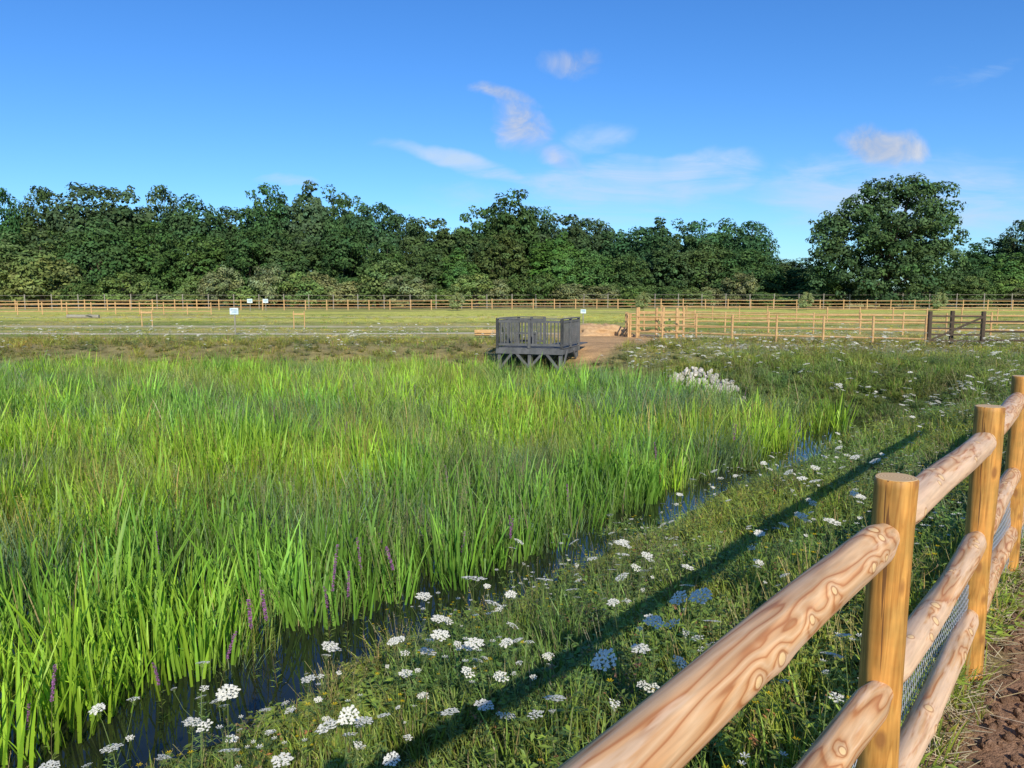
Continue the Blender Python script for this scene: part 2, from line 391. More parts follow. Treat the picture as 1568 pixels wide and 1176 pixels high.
# field tufts
x,y=jgrid(-45,50,33,75,1.1); k=~((np.abs(y-pathc(x))<1.1)|(sandmask(x,y)>.3)|((np.abs(y-53-.03*x)<1.3)&(x<0))); x=x[k];y=y[k];n=len(x)
tint=np.ones((n,3))*(1.1+.6*fbm(x*.15,y*.4,12,3))[:,None]; t=sst(.34,.55,fbm(x*.12,y*.5,21))[:,None]; tint=tint*(1-t)+tint*np.array([1.9,1.3,1.5])*t
s=rng.uniform(2.0,3.5,n); sz=rng.uniform(.35,.9,n)
scatter('field_grass',gc,np.stack([x,y,H(x,y)-.02],1),rng.choice([0,1,2,5],n),np.stack([np.zeros(n),np.zeros(n),rng.uniform(0,6.28,n)],1),np.stack([s,s,sz],1),tint)
# ------------------------------------------------ WILD CARROT
def umbel(mb,c,R,nu,up,closed=False,big=1.0,nf=7):
    c=Vector(c); up=Vector(up).normalized(); a=up.orthogonal().normalized(); b=up.cross(a)
    for i in range(nu):
        r=R*math.sqrt((i+.5)/nu); th=i*2.39996+random.uniform(-.2,.2)
        hgt=(.008-.006*(r/R)**2) if not closed else .03*(r/R)
        q=c+(a*math.cos(th)+b*math.sin(th))*r*(1 if not closed else .55)+up*hgt
        base=c-up*R*.75
        if i%2==0: stem(mb,[base,q],.0007,(.20,.25,.09),0)
        us=R*.16*random.uniform(.8,1.2)
        for k in range(nf):
            an=k*2.4; rr=us*math.sqrt(k/nf)
            w=q+(a*math.cos(an)+b*math.sin(an))*rr+up*random.uniform(-.001,.002)
            s=us*.62*big; t0=random.uniform(0,1.5); nn=(up+Vector((random.uniform(-.4,.4),random.uniform(-.4,.4),0))).normalized(); aa=nn.orthogonal().normalized(); bb=nn.cross(aa)
            vs=[w+(aa*math.cos(t0+j*math.pi/2)+bb*math.sin(t0+j*math.pi/2))*s for j in range(4)]
            mb.add(vs,[(0,1,2,3)],(1,1,1),1)
    for i in range(7):
        th=i*.9; leafq(mb,c-up*R*.75,R*.5,.003,th,-.3,(.10,.16,.05),0)
def carrot(h,nb,R,far=False):
    mb=MB(); az=random.uniform(0,6.28); ln=random.uniform(.03,.15)
    P=lambda t:Vector((math.cos(az)*ln*h*t*t,math.sin(az)*ln*h*t*t,h*t))
    stem(mb,[P(t) for t in (0,.3,.6,.9)],[.0035,.003,.0022,.0016],(.19,.26,.08),0,4)
    kw=dict(big=1.6,nf=2) if far else {}
    umbel(mb,P(1)+Vector((0,0,0)),R,28,(random.uniform(-.25,.25),random.uniform(-.5,0),1),**kw); stem(mb,[P(.9),P(1)-Vector((0,0,R*.7))],.0014,(.12,.17,.05),0)
    for b_ in range(nb):
        t0=random.uniform(.3,.7); a=random.uniform(0,6.28); L=h*random.uniform(.25,.45); s0=P(t0)
        e=s0+Vector((math.cos(a)*L*.5,math.sin(a)*L*.5,L*.85)); mid=s0+Vector((math.cos(a)*L*.33,math.sin(a)*L*.33,L*.4))
        r2=R*random.uniform(.45,.85); stem(mb,[s0,mid,e-Vector((0,0,r2*.7))],.0014,(.12,.17,.05),0)
        umbel(mb,e,r2,18,(math.cos(a)*.3,math.sin(a)*.3-.15,1),closed=(not far) and random.random()<.25,**kw)
    for j in range(26 if not far else 10):
        t=random.uniform(.05,.7); a=random.uniform(0,6.28); L=.09*(1.1-t)
        q=P(t)
        for k in range(3): leafq(mb,q+Vector((math.cos(a),math.sin(a),.4))*L*k*.35,L*.5,.006,a+random.uniform(-.9,.9),random.uniform(0,.7),vary((.17,.27,.07),.2),0)
    return mb.mesh('wild_carrot_plant',[M_plant,M_white])
wc=coll('wild_carrot_plant',[carrot(.55,1,.044),carrot(.7,2,.052),carrot(.45,1,.040),carrot(.62,2,.034),carrot(.8,2,.050),carrot(.5,0,.056)])
wf=coll('wild_carrot_clump',[carrot(.6,3,.085,True),carrot(.75,4,.075,True),carrot(.5,3,.08,True)])
spots=[(955,920,.55),(905,1022,.62),(870,830,.6),(948,835,.7),(937,885,.5),(980,850,.5),(797,980,.6),(745,983,.5),(822,1005,.45),(635,980,.55),
(608,978,.5),(690,970,.6),(660,908,.55),(722,890,.6),(683,945,.5),(302,1027,.55),(345,1060,.55),(180,1078,.6),(520,1108,.5),(595,1112,.4),(360,1140,.45),
(455,1165,.4),(490,1012,.5),(490,990,.55),(1198,725,.6),(1240,715,.6),(1250,738,.55),(1290,685,.6),(1328,707,.6),(1285,695,.5),(1215,787,.5),(1190,805,.45),(1025,920,.6),(1075,912,.65),
(1205,882,.4),(1262,1020,.55),(1310,988,.5),(830,890,.45),(752,928,.55),(712,985,.4),(1180,700,.45),(1420,652,.55),(1395,680,.5),(780,910,.4),(470,1050,.4),(400,1100,.35),(290,1108,.4),(635,1030,.35),(600,1160,.35),(880,905,.4),(1050,870,.4),(1030,800,.4),(985,872,.4),(1300,755,.6),(1325,760,.5),
(1210,718,.5),(1255,700,.5),(1310,700,.55),(940,848,.5),(965,830,.55),(810,990,.5),(650,1000,.4),(340,1075,.4),(1330,690,.5),(505,1115,.45),(535,1105,.4),(1060,905,.55),(1240,735,.6),
(80,1165,.4),(150,1160,.4),(265,1155,.35),(690,1095,.3),(740,1070,.35),(860,1080,.35),(1000,1000,.4),(1100,960,.5),(1185,940,.4),(1090,1060,.4),(1150,860,.45),(1270,800,.5),(1340,600,.5),(1380,620,.5),(1460,590,.5)]
px=[];py=[];ph=[]
for u,v,h in spots:
    a,b=ray(u,v); yy=1.2
    while yy<40:
        if CAMZ+b*yy<=float(H(a*yy,yy))+h: break
        yy+=.03
    px.append(a*yy); py.append(yy); ph.append(h)
px=np.array(px);py=np.array(py);ph=np.array(ph); hs_=np.array([.55,.7,.45,.62,.8,.5]); ix=rng.integers(0,6,len(px))
s=ph/hs_[ix]; smx=np.clip(s,.75,1.15)*rng.uniform(.8,1.15,len(s))
scatter('wild_carrot',wc,np.stack([px,py,H(px,py)],1),ix,np.stack([np.zeros(len(px)),np.zeros(len(px)),rng.uniform(0,6.28,len(px))],1),np.stack([smx,smx,s],1),np.ones((len(px),3)))
x,y=jgrid(-4,14,2.2,13,.27); k=(pond(x,y)<.0)&(perp(x,y)>.2)&(rng.random(len(x))<(.12+.5*sst(.46,.62,fbm(x*.5,y*.5,14,2)))*.5); x=x[k];y=y[k]
place('wild_carrot_patch',wc,6,x,y,.4,.85,np.ones((len(x),3)))
x,y=jgrid(2,32,12,27,.45); k=(pond(x,y)<-.2)&(perp(x,y)>.25)&(rng.random(len(x))<(.05+.6*sst(.48,.64,fbm(x*.4,y*.4,14,2))))&~stonemask(x,y); x=x[k];y=y[k]
xf,yf=jgrid(-34,34,26.5,41,.5); q=fbm(xf*.3,yf*.6,17,2); k=(pond(xf,yf)<-.4)&(rng.random(len(xf))<.03+.55*sst(.47,.65,q)); k&=(sandmask(xf,yf)<.2); k&=~((np.abs(xf-1.4)<2.0)&(yf<32)); xf=xf[k];yf=yf[k]
x=np.concatenate([x,xf]);y=np.concatenate([y,yf])
place('wild_carrot_meadow',wf,3,x,y,.55,1.0,np.ones((len(x),3)))
fc=coll('small_flower',[flowerlets(M_yel,4,.25,.009,(.15,.23,.05)),flowerlets(M_yel,3,.3,.011,(.15,.23,.05)),flowerlets(M_white,4,.3,.012,(.15,.23,.05))])
x,y=jgrid(-4,10,1.6,14,.22); k=(pond(x,y)<.0)&(perp(x,y)>.1)&(rng.random(len(x))<.55*sst(.42,.62,fbm(x*.9,y*.9,44,2))+.08); x=x[k];y=y[k]
place('small_meadow_flowers',fc,3,x,y,.8,1.3,np.ones((len(x),3)))
def loosestrife():
    mb=MB()
    for s_ in range(1):
        a=random.uniform(0,6.28); hh=random.uniform(.85,1.05); ln=.12
        P=lambda t:Vector((math.cos(a)*ln*hh*t*t,math.sin(a)*ln*hh*t*t,hh*t))
        stem(mb,[P(t) for t in(0,.4,.75,1)],.002,(.14,.12,.05),0)
        for j in range(26): leafq(mb,P(random.uniform(.1,.7)),.06,.011,random.uniform(0,6.28),.4,vary((.15,.21,.04),.2),0)
        for j in range(110): leafq(mb,P(random.uniform(.74,1.0)),.017,.013,random.uniform(0,6.28),random.uniform(-.3,.6),(1,1,1),1)
    return mb.mesh('loosestrife',[M_plant,M_pur])
lc=coll('purple_loosestrife_plant',[loosestrife(),loosestrife(),loosestrife()])
L=[(497,890,5.2),(385,925,4.9),(530,935,5.3),(425,965,4.8),(320,1000,4.5),(698,845,6.6),(778,815,7.0),(1003,705,10.5),(1145,675,14),(1150,672,14.3),(1138,676,13.6),(345,585,15),(350,583,15.2),(340,586,14.8),(870,745,8.3),(500,900,5.3),(1000,712,10.3)]
pp=np.array([at(u,v,yy)[:2] for u,v,yy in L])
x,y=jgrid(-8,8,3,20,.5); dd=pond(x,y); k=(dd>.3)&(dd<1.6)&(rng.random(len(x))<.22); k2=(dd>1.6)&(rng.random(len(x))<.02); k=k|k2; x=np.concatenate([pp[:,0],x[k]]); y=np.concatenate([pp[:,1],y[k]])
place('purple_loosestrife',lc,3,x,y,.72,.98,np.ones((len(x),3)))
# ------------------------------------------------ SOIL CLODS
m,nt=newmat('soil'); co=coords(nt); oi=nt.nodes.new('ShaderNodeObjectInfo')
c=ramp(nt,noise(nt,co,1.5,5,.65),[(.3,(.17,.09,.052)),(.7,(.38,.23,.145))]); c=mixc(nt,'MULTIPLY',1.0,c,ramp(nt,oi.outputs['Random'],[(0,.7),(1,1.25)]))
surf(nt,c,.95,.1,bump(nt,noise(nt,co,4,4),.6,.3)); M_soil=m
import bmesh
def clod(seed):
    bm=bmesh.new(); bmesh.ops.create_icosphere(bm,subdivisions=3,radius=1)
    rr=np.random.default_rng(seed); ks=rr.normal(0,1,(7,3))
    for v in bm.verts:
        c0=np.array(v.co); q=1+sum(.09*math.sin(3*float(k@c0)+i) for i,k in enumerate(ks)); v.co=v.co*q
        v.co.z*=.65
    me=bpy.data.meshes.new('soil_clod'); bm.to_mesh(me); bm.free(); me.materials.append(M_soil); return me
cc=coll('soil_clod',[clod(i) for i in range(5)])
x,y=jgrid(-2,6,-.2,9,.04,False); k=(perp(x,y)<.06)&(perp(x,y)>-2.2)&(rng.random(len(x))<.5); x=x[k];y=y[k];n=len(x)
s=np.minimum(.007+rng.exponential(.010,n),.05)
scatter('soil_clods',cc,np.stack([x,y,H(x,y)+s*.2],1),rng.integers(0,5,n),rng.uniform(0,6.28,(n,3)),np.stack([s,s*rng.uniform(.7,1.2,n),s],1),np.ones((n,3)))
mb=MB()
for i in range(2000):
    s_=random.uniform(-1,6); o=random.gauss(.03,.07); q=P1+FD*s_+np.array([-.771,.637])*o; z=float(H(q[0],q[1]))+random.uniform(.01,.07)
    a=random.uniform(0,6.28); l=random.uniform(.04,.14); stem(mb,[(q[0],q[1],z),(q[0]+math.cos(a)*l,q[1]+math.sin(a)*l,z+random.uniform(-.01,.05))],.0014,vary((.48,.39,.24),.25))
m,nt=newmat('dry_straw'); surf(nt,N(nt,'ShaderNodeAttribute',attribute_name='col').outputs['Color'],.8,.2); link(mb.mesh('dry_straw',[m]),'dry_straw')
# ------------------------------------------------ FENCE (near)
def railmat():
    m,nt=newmat('peeled_pine_rail'); co=coords(nt,'Object'); mp=nt.nodes.new('ShaderNodeMapping'); mp.inputs['Scale'].default_value=(11,11,1.05); nt.links.new(co,mp.inputs[0])
    oi=nt.nodes.new('ShaderNodeObjectInfo'); ad=nt.nodes.new('ShaderNodeVectorMath'); nt.links.new(mp.outputs[0],ad.inputs[0])
    cx=nt.nodes.new('ShaderNodeCombineXYZ'); nt.links.new(math_(nt,'MULTIPLY',oi.outputs['Random'],30),cx.inputs[2]); nt.links.new(cx.outputs[0],ad.inputs[1])
    f=noise(nt,ad.outputs[0],1.0,3,.42,.15)
    kn=N(nt,'ShaderNodeAttribute',attribute_name='knot').outputs['Fac']
    ff=math_(nt,'ADD',f,math_(nt,'MULTIPLY',kn,.20))
    rings=math_(nt,'FRACT',math_(nt,'MULTIPLY',ff,11.0))
    c=ramp(nt,rings,[(0,(.42,.17,.06)),(.10,(.60,.33,.15)),(.45,(.68,.44,.24)),(.80,(.60,.33,.15)),(.93,(.46,.20,.075)),(1,(.42,.17,.06))])
    mp2=nt.nodes.new('ShaderNodeMapping'); mp2.inputs['Scale'].default_value=(70,70,4); nt.links.new(co,mp2.inputs[0])
    fine=noise(nt,mp2.outputs[0],1,4)
    c=mixc(nt,'MULTIPLY',1.0,c,ramp(nt,fine,[(.3,.72),(.7,1.12)]))
    big=noise(nt,ad.outputs[0],.8,5,.65)
    c=mixc(nt,'MIX',ramp(nt,big,[(.50,0.0),(.54,.85)]),c,mixc(nt,'MULTIPLY',1.0,(.72,.50,.32),ramp(nt,fine,[(.3,.78),(.7,1.1)])))
    c=mixc(nt,'MIX',ramp(nt,noise(nt,ad.outputs[0],1.7,5,.65),[(.61,0.0),(.64,.5)]),c,(.38,.18,.09))
    k2=N(nt,'ShaderNodeAttribute',attribute_name='knotc').outputs['Fac']
    c=mixc(nt,'MIX',ramp(nt,k2,[(.36,0.0),(.44,.7),(.50,.7),(.56,0.0)]),c,(.34,.14,.05))
    c=mixc(nt,'MIX',ramp(nt,k2,[(.50,0.0),(.58,1.0)]),c,(.72,.49,.24))
    mp4=nt.nodes.new('ShaderNodeMapping'); mp4.inputs['Scale'].default_value=(38,38,.9); nt.links.new(co,mp4.inputs[0])
    ck=noise(nt,mp4.outputs[0],1,3,.6); c=mixc(nt,'MIX',ramp(nt,ck,[(.325,.8),(.345,0.0)]),c,(.12,.05,.025))
    surf(nt,c,.5,.3,bump(nt,math_(nt,'ADD',rings,fine),.25,.003)); return m
def postmat():
    m,nt=newmat('treated_pine_post'); co=coords(nt,'Object'); mp=nt.nodes.new('ShaderNodeMapping'); mp.inputs['Scale'].default_value=(14,14,1.3); nt.links.new(co,mp.inputs[0])
    f=noise(nt,mp.outputs[0],1,4,.5,.4)
    c=ramp(nt,math_(nt,'FRACT',math_(nt,'MULTIPLY',f,8)),[(0,(.46,.21,.045)),(.3,(.62,.32,.08)),(.8,(.58,.28,.065)),(1,(.46,.21,.045))])
    mp2=nt.nodes.new('ShaderNodeMapping'); mp2.inputs['Scale'].default_value=(70,70,4); nt.links.new(co,mp2.inputs[0])
    fine=noise(nt,mp2.outputs[0],1,5)
    c=mixc(nt,'MULTIPLY',1.0,c,ramp(nt,fine,[(.3,.68),(.7,1.18)]))
    c=mixc(nt,'MULTIPLY',1.0,c,ramp(nt,noise(nt,co,9,3),[(.35,(.74,.80,.8)),(.65,(1.1,1.05,1.0))]))
    v=nt.nodes.new('ShaderNodeTexVoronoi'); v.inputs['Scale'].default_value=1; mp3=nt.nodes.new('ShaderNodeMapping'); mp3.inputs['Scale'].default_value=(11,11,6); nt.links.new(co,mp3.inputs[0]); nt.links.new(mp3.outputs[0],v.inputs['Vector'])
    c=mixc(nt,'MIX',ramp(nt,v.outputs['Distance'],[(.10,.8),(.2,0.0)]),c,(.24,.10,.03))
    mp4=nt.nodes.new('ShaderNodeMapping'); mp4.inputs['Scale'].default_value=(40,40,1.2); nt.links.new(co,mp4.inputs[0])
    ck=noise(nt,mp4.outputs[0],1,3,.6); c=mixc(nt,'MIX',ramp(nt,ck,[(.30,.85),(.32,0.0)]),c,(.12,.05,.02))
    tc=nt.nodes.new('ShaderNodeTexCoord'); sx=nt.nodes.new('ShaderNodeSeparateXYZ'); nt.links.new(tc.outputs['Normal'],sx.inputs[0])
    ln=nt.nodes.new('ShaderNodeVectorMath'); ln.operation='LENGTH'; ml=nt.nodes.new('ShaderNodeVectorMath'); ml.operation='MULTIPLY'; ml.inputs[1].default_value=(1,1,0); nt.links.new(co,ml.inputs[0]); nt.links.new(ml.outputs[0],ln.inputs[0])
    rg=ramp(nt,math_(nt,'FRACT',math_(nt,'MULTIPLY_ADD',ln.outputs['Value'],130,math_(nt,'MULTIPLY',noise(nt,co,12),2.5))),[(0,(.46,.26,.10)),(.5,(.70,.49,.24)),(1,(.50,.30,.12))])
    c=mixc(nt,'MIX',math_(nt,'GREATER_THAN',sx.outputs[2],.8),c,rg)
    surf(nt,c,.55,.3,bump(nt,fine,.3,.002)); return m
M_rail=railmat(); M_post=postmat()
def roundlog(name,A,B,rad,ends,mat,nr=40,nl=160,seed=0,knots=0,flat=False):
    A=Vector(A);B=Vector(B);Lg=(B-A).length; rr=np.random.default_rng(seed)
    t=np.linspace(0,1,nl+1); th=np.linspace(0,2*np.pi,nr,endpoint=False); T,TH=np.meshgrid(t,th,indexing='ij'); zz=T*Lg
    R=rad*(1+.05*(vn(zz*2.2,TH*0+seed,seed)-.5)*2+.03*np.sin(TH*2+seed+zz*.8)+.02*np.sin(TH*5+zz*6+seed))
    if ends:
        e=np.minimum(T,1-T)*Lg; R=R*(.68+.32*sst(.03,.15,e))
    K=np.zeros_like(R);KC=np.zeros_like(R)
    for i in range(knots):
        z0=rr.uniform(.08,.92)*Lg; t0=rr.uniform(0,6.28)
        if i<knots*2//3: t0=knots_face+rr.uniform(-.9,.9)
        k_=rr.uniform(.5,1.05)
        dth=np.angle(np.exp(1j*(TH-t0))); dd=np.sqrt((dth*rad/(.013*k_))**2+((zz-z0)/(.019*k_))**2)
        K=np.maximum(K,np.exp(-dd*.4)); KC=np.maximum(KC,1/(1+dd**1.6)); R=R+rad*.10*k_*np.exp(-(dd/2.2)**2)
    cx=.006*np.sin(zz*3+seed); cy=.005*np.sin(zz*2.1+seed*2)
    Vv=np.stack([R*np.cos(TH)+cx,R*np.sin(TH)+cy,zz],-1).reshape(-1,3)
    ii=np.arange((nl+1)*nr).reshape(nl+1,nr); jn=np.roll(ii,-1,axis=1)
    Ff=np.stack([ii[:-1],jn[:-1],jn[1:],ii[1:]],-1).reshape(-1,4).tolist()
    Ff.append(list(ii[0][::-1]))
    Vl=Vv.tolist()
    if flat:
        base=len(Vl); c0=Vv[ii[-1]]
        ins=[(p_[0]*.93,p_[1]*.93,Lg+.005) for p_ in c0]; Vl+=ins
        for k in range(nr): Ff.append([ii[-1][k],ii[-1][(k+1)%nr],base+(k+1)%nr,base+k])
        Ff.append([base+k for k in range(nr)])
    else: Ff.append(list(ii[-1]))
    me=bpy.data.meshes.new(name); me.from_pydata(Vl,[],[[int(q) for q in f] for f in Ff]); me.materials.append(mat)
    sm=[len(f)==4 for f in Ff]; me.polygons.foreach_set('use_smooth',sm)
    for nm,arr in(('knot',K),('knotc',KC)):
        a=me.attributes.new(nm,'FLOAT','POINT'); w=np.zeros(len(Vl),np.float32); w[:arr.size]=arr.ravel(); a.data.foreach_set('value',w)
    me.update(); o=bpy.data.objects.new(name,me); scene.collection.objects.link(o); o.location=A; o.rotation_mode='QUATERNION'; o.rotation_quaternion=(B-A).to_track_quat('Z','Y'); return o
knots_face=0
fence=empty('post_and_rail_fence',(0.97,1.88,0))
posts=[(-1.25,-.75),(-.15,.56),(.97,1.88),(1.99,3.14),(2.95,4.36),(3.95,5.6),(4.95,6.82),(5.95,8.05),(6.97,9.28)]
for i,(a,b) in enumerate(posts):
    o=roundlog('post_%d'%i,(a,b,-.3),(a,b,1.195),.054,False,M_post,48,90,i+3,0,True); o.parent=fence; o.location=Vector((a,b,-.3))-fence.location
for i in range(len(posts)-1):
    for j,zr in enumerate((1.065,.65,.29)):
        A=Vector((*posts[i],zr+random.uniform(-.012,.012))); B=Vector((*posts[i+1],zr+random.uniform(-.012,.012)))
        q=(B-A).to_track_quat('Z','Y').inverted(); fdir=q@Vector((.35,-.55,.75)); knots_face=math.atan2(fdir.y,fdir.x)
        near=i in(1,2)
        o=roundlog('rail_%d_%d'%(i,j),A,B,.046 if j==0 else .043,True,M_rail,72 if near else 28,300 if near else 90,i*3+j+1,9); o.parent=fence; o.location=A-fence.location
m,nt=newmat('galvanised_wire'); surf(nt,(.62,.63,.63),.45,.5,None,.4); M_wire=m
mb=MB(); cw=.034; chh=.03; n0=np.array([-.771,.637])
def wp(s_,z):
    q=P1+FD*s_+n0*(.052+.012*math.sin(s_*3)+.01*math.sin(z*9+s_*5)); return Vector((q[0],q[1],z+.01*math.sin(s_*4)))
for r_ in range(19):
    for c_ in range(-45,int(5.2/cw)):
        s0=c_*cw+(cw/2 if r_%2 else 0); z0=.02+r_*chh
        a=wp(s0,z0); b=wp(s0,z0+chh*.45); c=wp(s0+cw/2,z0+chh); d_=wp(s0-cw/2,z0+chh)
        for e in((a,b),(b,c),(b,d_)): stem(mb,[e[0],e[1]],.0012,(1,1,1))
for zz in(.02,.59): stem(mb,[wp(s_,zz) for s_ in np.arange(-1.6,5.2,.1)],.0015,(1,1,1))
o=link(mb.mesh('wire_netting',[M_wire]),'wire_netting'); o.parent=fence; o.location=-fence.location
# ------------------------------------------------ generic timber
def timber(name,c1,c2):
    m,nt=newmat(name); co=coords(nt,'Object'); f=noise(nt,co,3,5,.6); f2=noise(nt,co,30,3)
    c=ramp(nt,f,[(.3,c1),(.7,c2)]); c=mixc(nt,'MULTIPLY',1.0,c,ramp(nt,f2,[(.3,.8),(.7,1.15)])); surf(nt,c,.75,.2,bump(nt,f2,.3,.004)); return m
M_far=timber('pine_timber',(.46,.27,.115),(.64,.42,.20)); M_dark=timber('grey_weathered_timber',(.08,.085,.085),(.16,.16,.16)); M_brown=timber('dark_stained_timber',(.06,.045,.03),(.11,.08,.055))
M_thin=timber('grey_post_timber',(.24,.22,.18),(.34,.31,.25))
def cyl(mb,A,B,r,n=8,cap=True):
    A=Vector(A);B=Vector(B); d=(B-A).normalized(); a=d.orthogonal().normalized(); b=d.cross(a)
    vs=[P+(a*math.cos(2*math.pi*k/n)+b*math.sin(2*math.pi*k/n))*r for P in(A,B) for k in range(n)]
    fs=[(k,(k+1)%n,n+(k+1)%n,n+k) for k in range(n)]
    fs+= [tuple(range(n-1,-1,-1)),tuple(range(n,2*n))]
    mb.add(vs,fs,(1,1,1))
def box(mb,c,dims,rz=0,M=None):
    vs=[]
    for sx in(-.5,.5):
        for sy in(-.5,.5):
            for sz in(-.5,.5):
                v=Vector((sx*dims[0],sy*dims[1],sz*dims[2])); v=Matrix.Rotation(rz,3,'Z')@v if M is None else M@v; vs.append(v+Vector(c))
    mb.add(vs,[(0,1,3,2),(4,6,7,5),(0,4,5,1),(2,3,7,6),(0,2,6,4),(1,5,7,3)],(1,1,1))
def beam(mb,A,B,w,h):
    A=Vector(A);B=Vector(B); d=(B-A); M=d.to_track_quat('X','Z').to_matrix(); box(mb,(A+B)/2,(d.length,w,h),0,M)
def pr_fence(name,pts,sp,mat,rails=(1.05,.65,.3),ph=1.2,pr=.05,rr=.038):
    mb=MB()
    for A,B in zip(pts[:-1],pts[1:]):
        A=np.array(A,float);B=np.array(B,float); L_=np.linalg.norm(B-A); k=max(1,int(round(L_/sp)))
        q=[A+(B-A)*i/k for i in range(k+1)]; zs=[float(H(a[0],a[1])) for a in q]
        for i,a in enumerate(q):
            cyl(mb,(a[0],a[1],zs[i]-.1),(a[0]+random.uniform(-.02,.02),a[1],zs[i]+ph+random.uniform(-.03,.03)),pr*random.uniform(.9,1.1))
            if i<k:
                for r_ in rails: cyl(mb,(a[0],a[1],zs[i]+r_+random.uniform(-.02,.02)),(q[i+1][0],q[i+1][1],zs[i+1]+r_),rr,6)
    return link(mb.mesh(name,[mat]),name)
pr_fence('timber_rail_fence',[(6.0,38.5),(10.2,35.2),(17.0,31.2)],1.9,M_far)
pr_fence('timber_rail_fence',[(19.0,30.6),(26,28.5),(36,26)],1.9,M_brown)
pr_fence('timber_rail_fence',[(5.9,38.5),(6.6,44),(9.2,47),(12.0,50)],1.7,M_far)
pr_fence('timber_rail_fence',[(13,66),(24,58),(50,50)],2.2,M_far)
pr_fence('timber_rail_fence',[(10,44.5),(19,41.5),(42,36.5)],2.2,M_far)
fx=[(-95,84),(-60,88),(-20,93),(0,96),(16,96),(40,92),(90,84)]
pr_fence('boundary_rail_fence',fx,2.6,M_far,rails=(1.1,.7,.35),ph=1.25,pr=.065,rr=.038)
pr_fence('boundary_stock_fence',[(a,b+6) for a,b in fx],3.2,M_thin,rails=(1.75,1.2,.6,.1),ph=1.9,pr=.06,rr=.016)
pr_fence('field_rail_fence',[(-75,72),(-48,74),(-30,76)],2.4,M_far)
mb=MB()
g0=Vector((6.3,38.3,float(H(6.3,38.3))))
for dx,dy in((0,0),(.9,-.4),(1.8,-.9),(.3,1.4),(1.5,.9),(2.4,.3)): cyl(mb,g0+Vector((dx,dy,-.1)),g0+Vector((dx,dy,1.5)),.07)
for z in(.3,.6,.9,1.25):
    beam(mb,g0+Vector((0,0,z)),g0+Vector((.3,1.4,z)),.04,.1); beam(mb,g0+Vector((.3,1.4,z)),g0+Vector((1.5,.9,z)),.04,.1); beam(mb,g0+Vector((.9,-.4,z)),g0+Vector((2.4,.3,z)),.04,.1)
link(mb.mesh('kissing_gate',[M_far]),'kissing_gate')
mb=MB(); A=Vector((17.1,31.15,0)); B=Vector((18.95,30.6,0)); zg=float(H(18,31)); A.z=B.z=zg
for P in(A,B,(A+B)/2+Vector((.35,.9,0))): cyl(mb,P+Vector((0,0,-.1)),P+Vector((0,0,1.45)),.09)
for z in(.25,.5,.75,1.0,1.25): beam(mb,A+Vector((0,-.03,z)),B+Vector((0,-.03,z)),.04,.07)
beam(mb,A+Vector((0,-.08,.25)),B+Vector((0,-.08,1.25)),.03,.08)
link(mb.mesh('wooden_field_gate',[M_brown]),'wooden_field_gate')
# ------------------------------------------------ PLATFORM
pl=empty('viewing_platform',(1.02,28.6,0),(0,0,math.radians(-19)))
a=1.22; zd=-.18
def part(name,mb,mat=None,):
    o=link(mb.mesh(name,[mat or M_dark]),name); o.parent=pl; return o
mb=MB()
for i in range(17): box(mb,(-a+.072+i*.1434,0,zd),(.135,2*a,.035))
part('deck',mb)
mb=MB()
for yy in(-a-.022,a+.022): box(mb,(0,yy,zd-.11),(2*a+.1,.045,.19))
for xx in(-a+.03,0,a-.03): box(mb,(xx,0,zd-.125),(.045,2*a-.01,.18))
part('joists',mb)
mb=MB()
for xx in(-a+.06,0,a-.06):
    for yy in(-a+.08,a-.08): box(mb,(xx,yy,-.75),(.12,.12,1.1))
for s_ in(-1,1):
    beam(mb,(s_*(a-.06),-a+.0,-.98),(s_*(a-.62),-a+.0,-.3),.05,.09); beam(mb,(0,-a+.002,-.9),(s_*.55,-a+.002,-.3),.05,.09)
    beam(mb,(s_*(a-.0),-a+.1,-.98),(s_*(a-.0),-a+.75,-.3),.05,.09)
    beam(mb,(s_*(a-.0),a-.1,-.98),(s_*(a-.0),a-.75,-.3),.05,.09)
part('legs_and_braces',mb)
mb=MB()
def side(x0,y0,x1,y1,gap=.13):
    L_=math.hypot(x1-x0,y1-y0); n=int(L_/gap); ang=math.atan2(y1-y0,x1-x0)
    for i in range(1,n):
        t=i/n; box(mb,(x0+(x1-x0)*t,y0+(y1-y0)*t,zd+.56),(.045,.022,.86),ang)
    for z,w,h in((zd+1.07,.12,.04),(zd+.97,.04,.09),(zd+.13,.04,.08)): beam(mb,(x0,y0,z),(x1,y1,z),w,h)
    for q in((x0,y0),(x1,y1),((x0+x1)/2,(y0+y1)/2)): box(mb,(q[0],q[1],zd+.54),(.095,.095,1.08),ang)
side(-a,-a,a,-a); side(a,-a,a,a); side(-a,-a,-a,a); side(-a,a,-.15,a)
part('railings',mb)
mb=MB()
for i in range(12): box(mb,(.6,a+.12+i*.15,zd),(1.1,.14,.035))
part('gangway',mb)
mb=MB(); box(mb,(-.75,.75,zd+.45),(.8,.35,.05)); box(mb,(-1.08,.75,zd+.22),(.08,.32,.42)); box(mb,(-.42,.75,zd+.22),(.08,.32,.42)); part('bench_seat',mb)
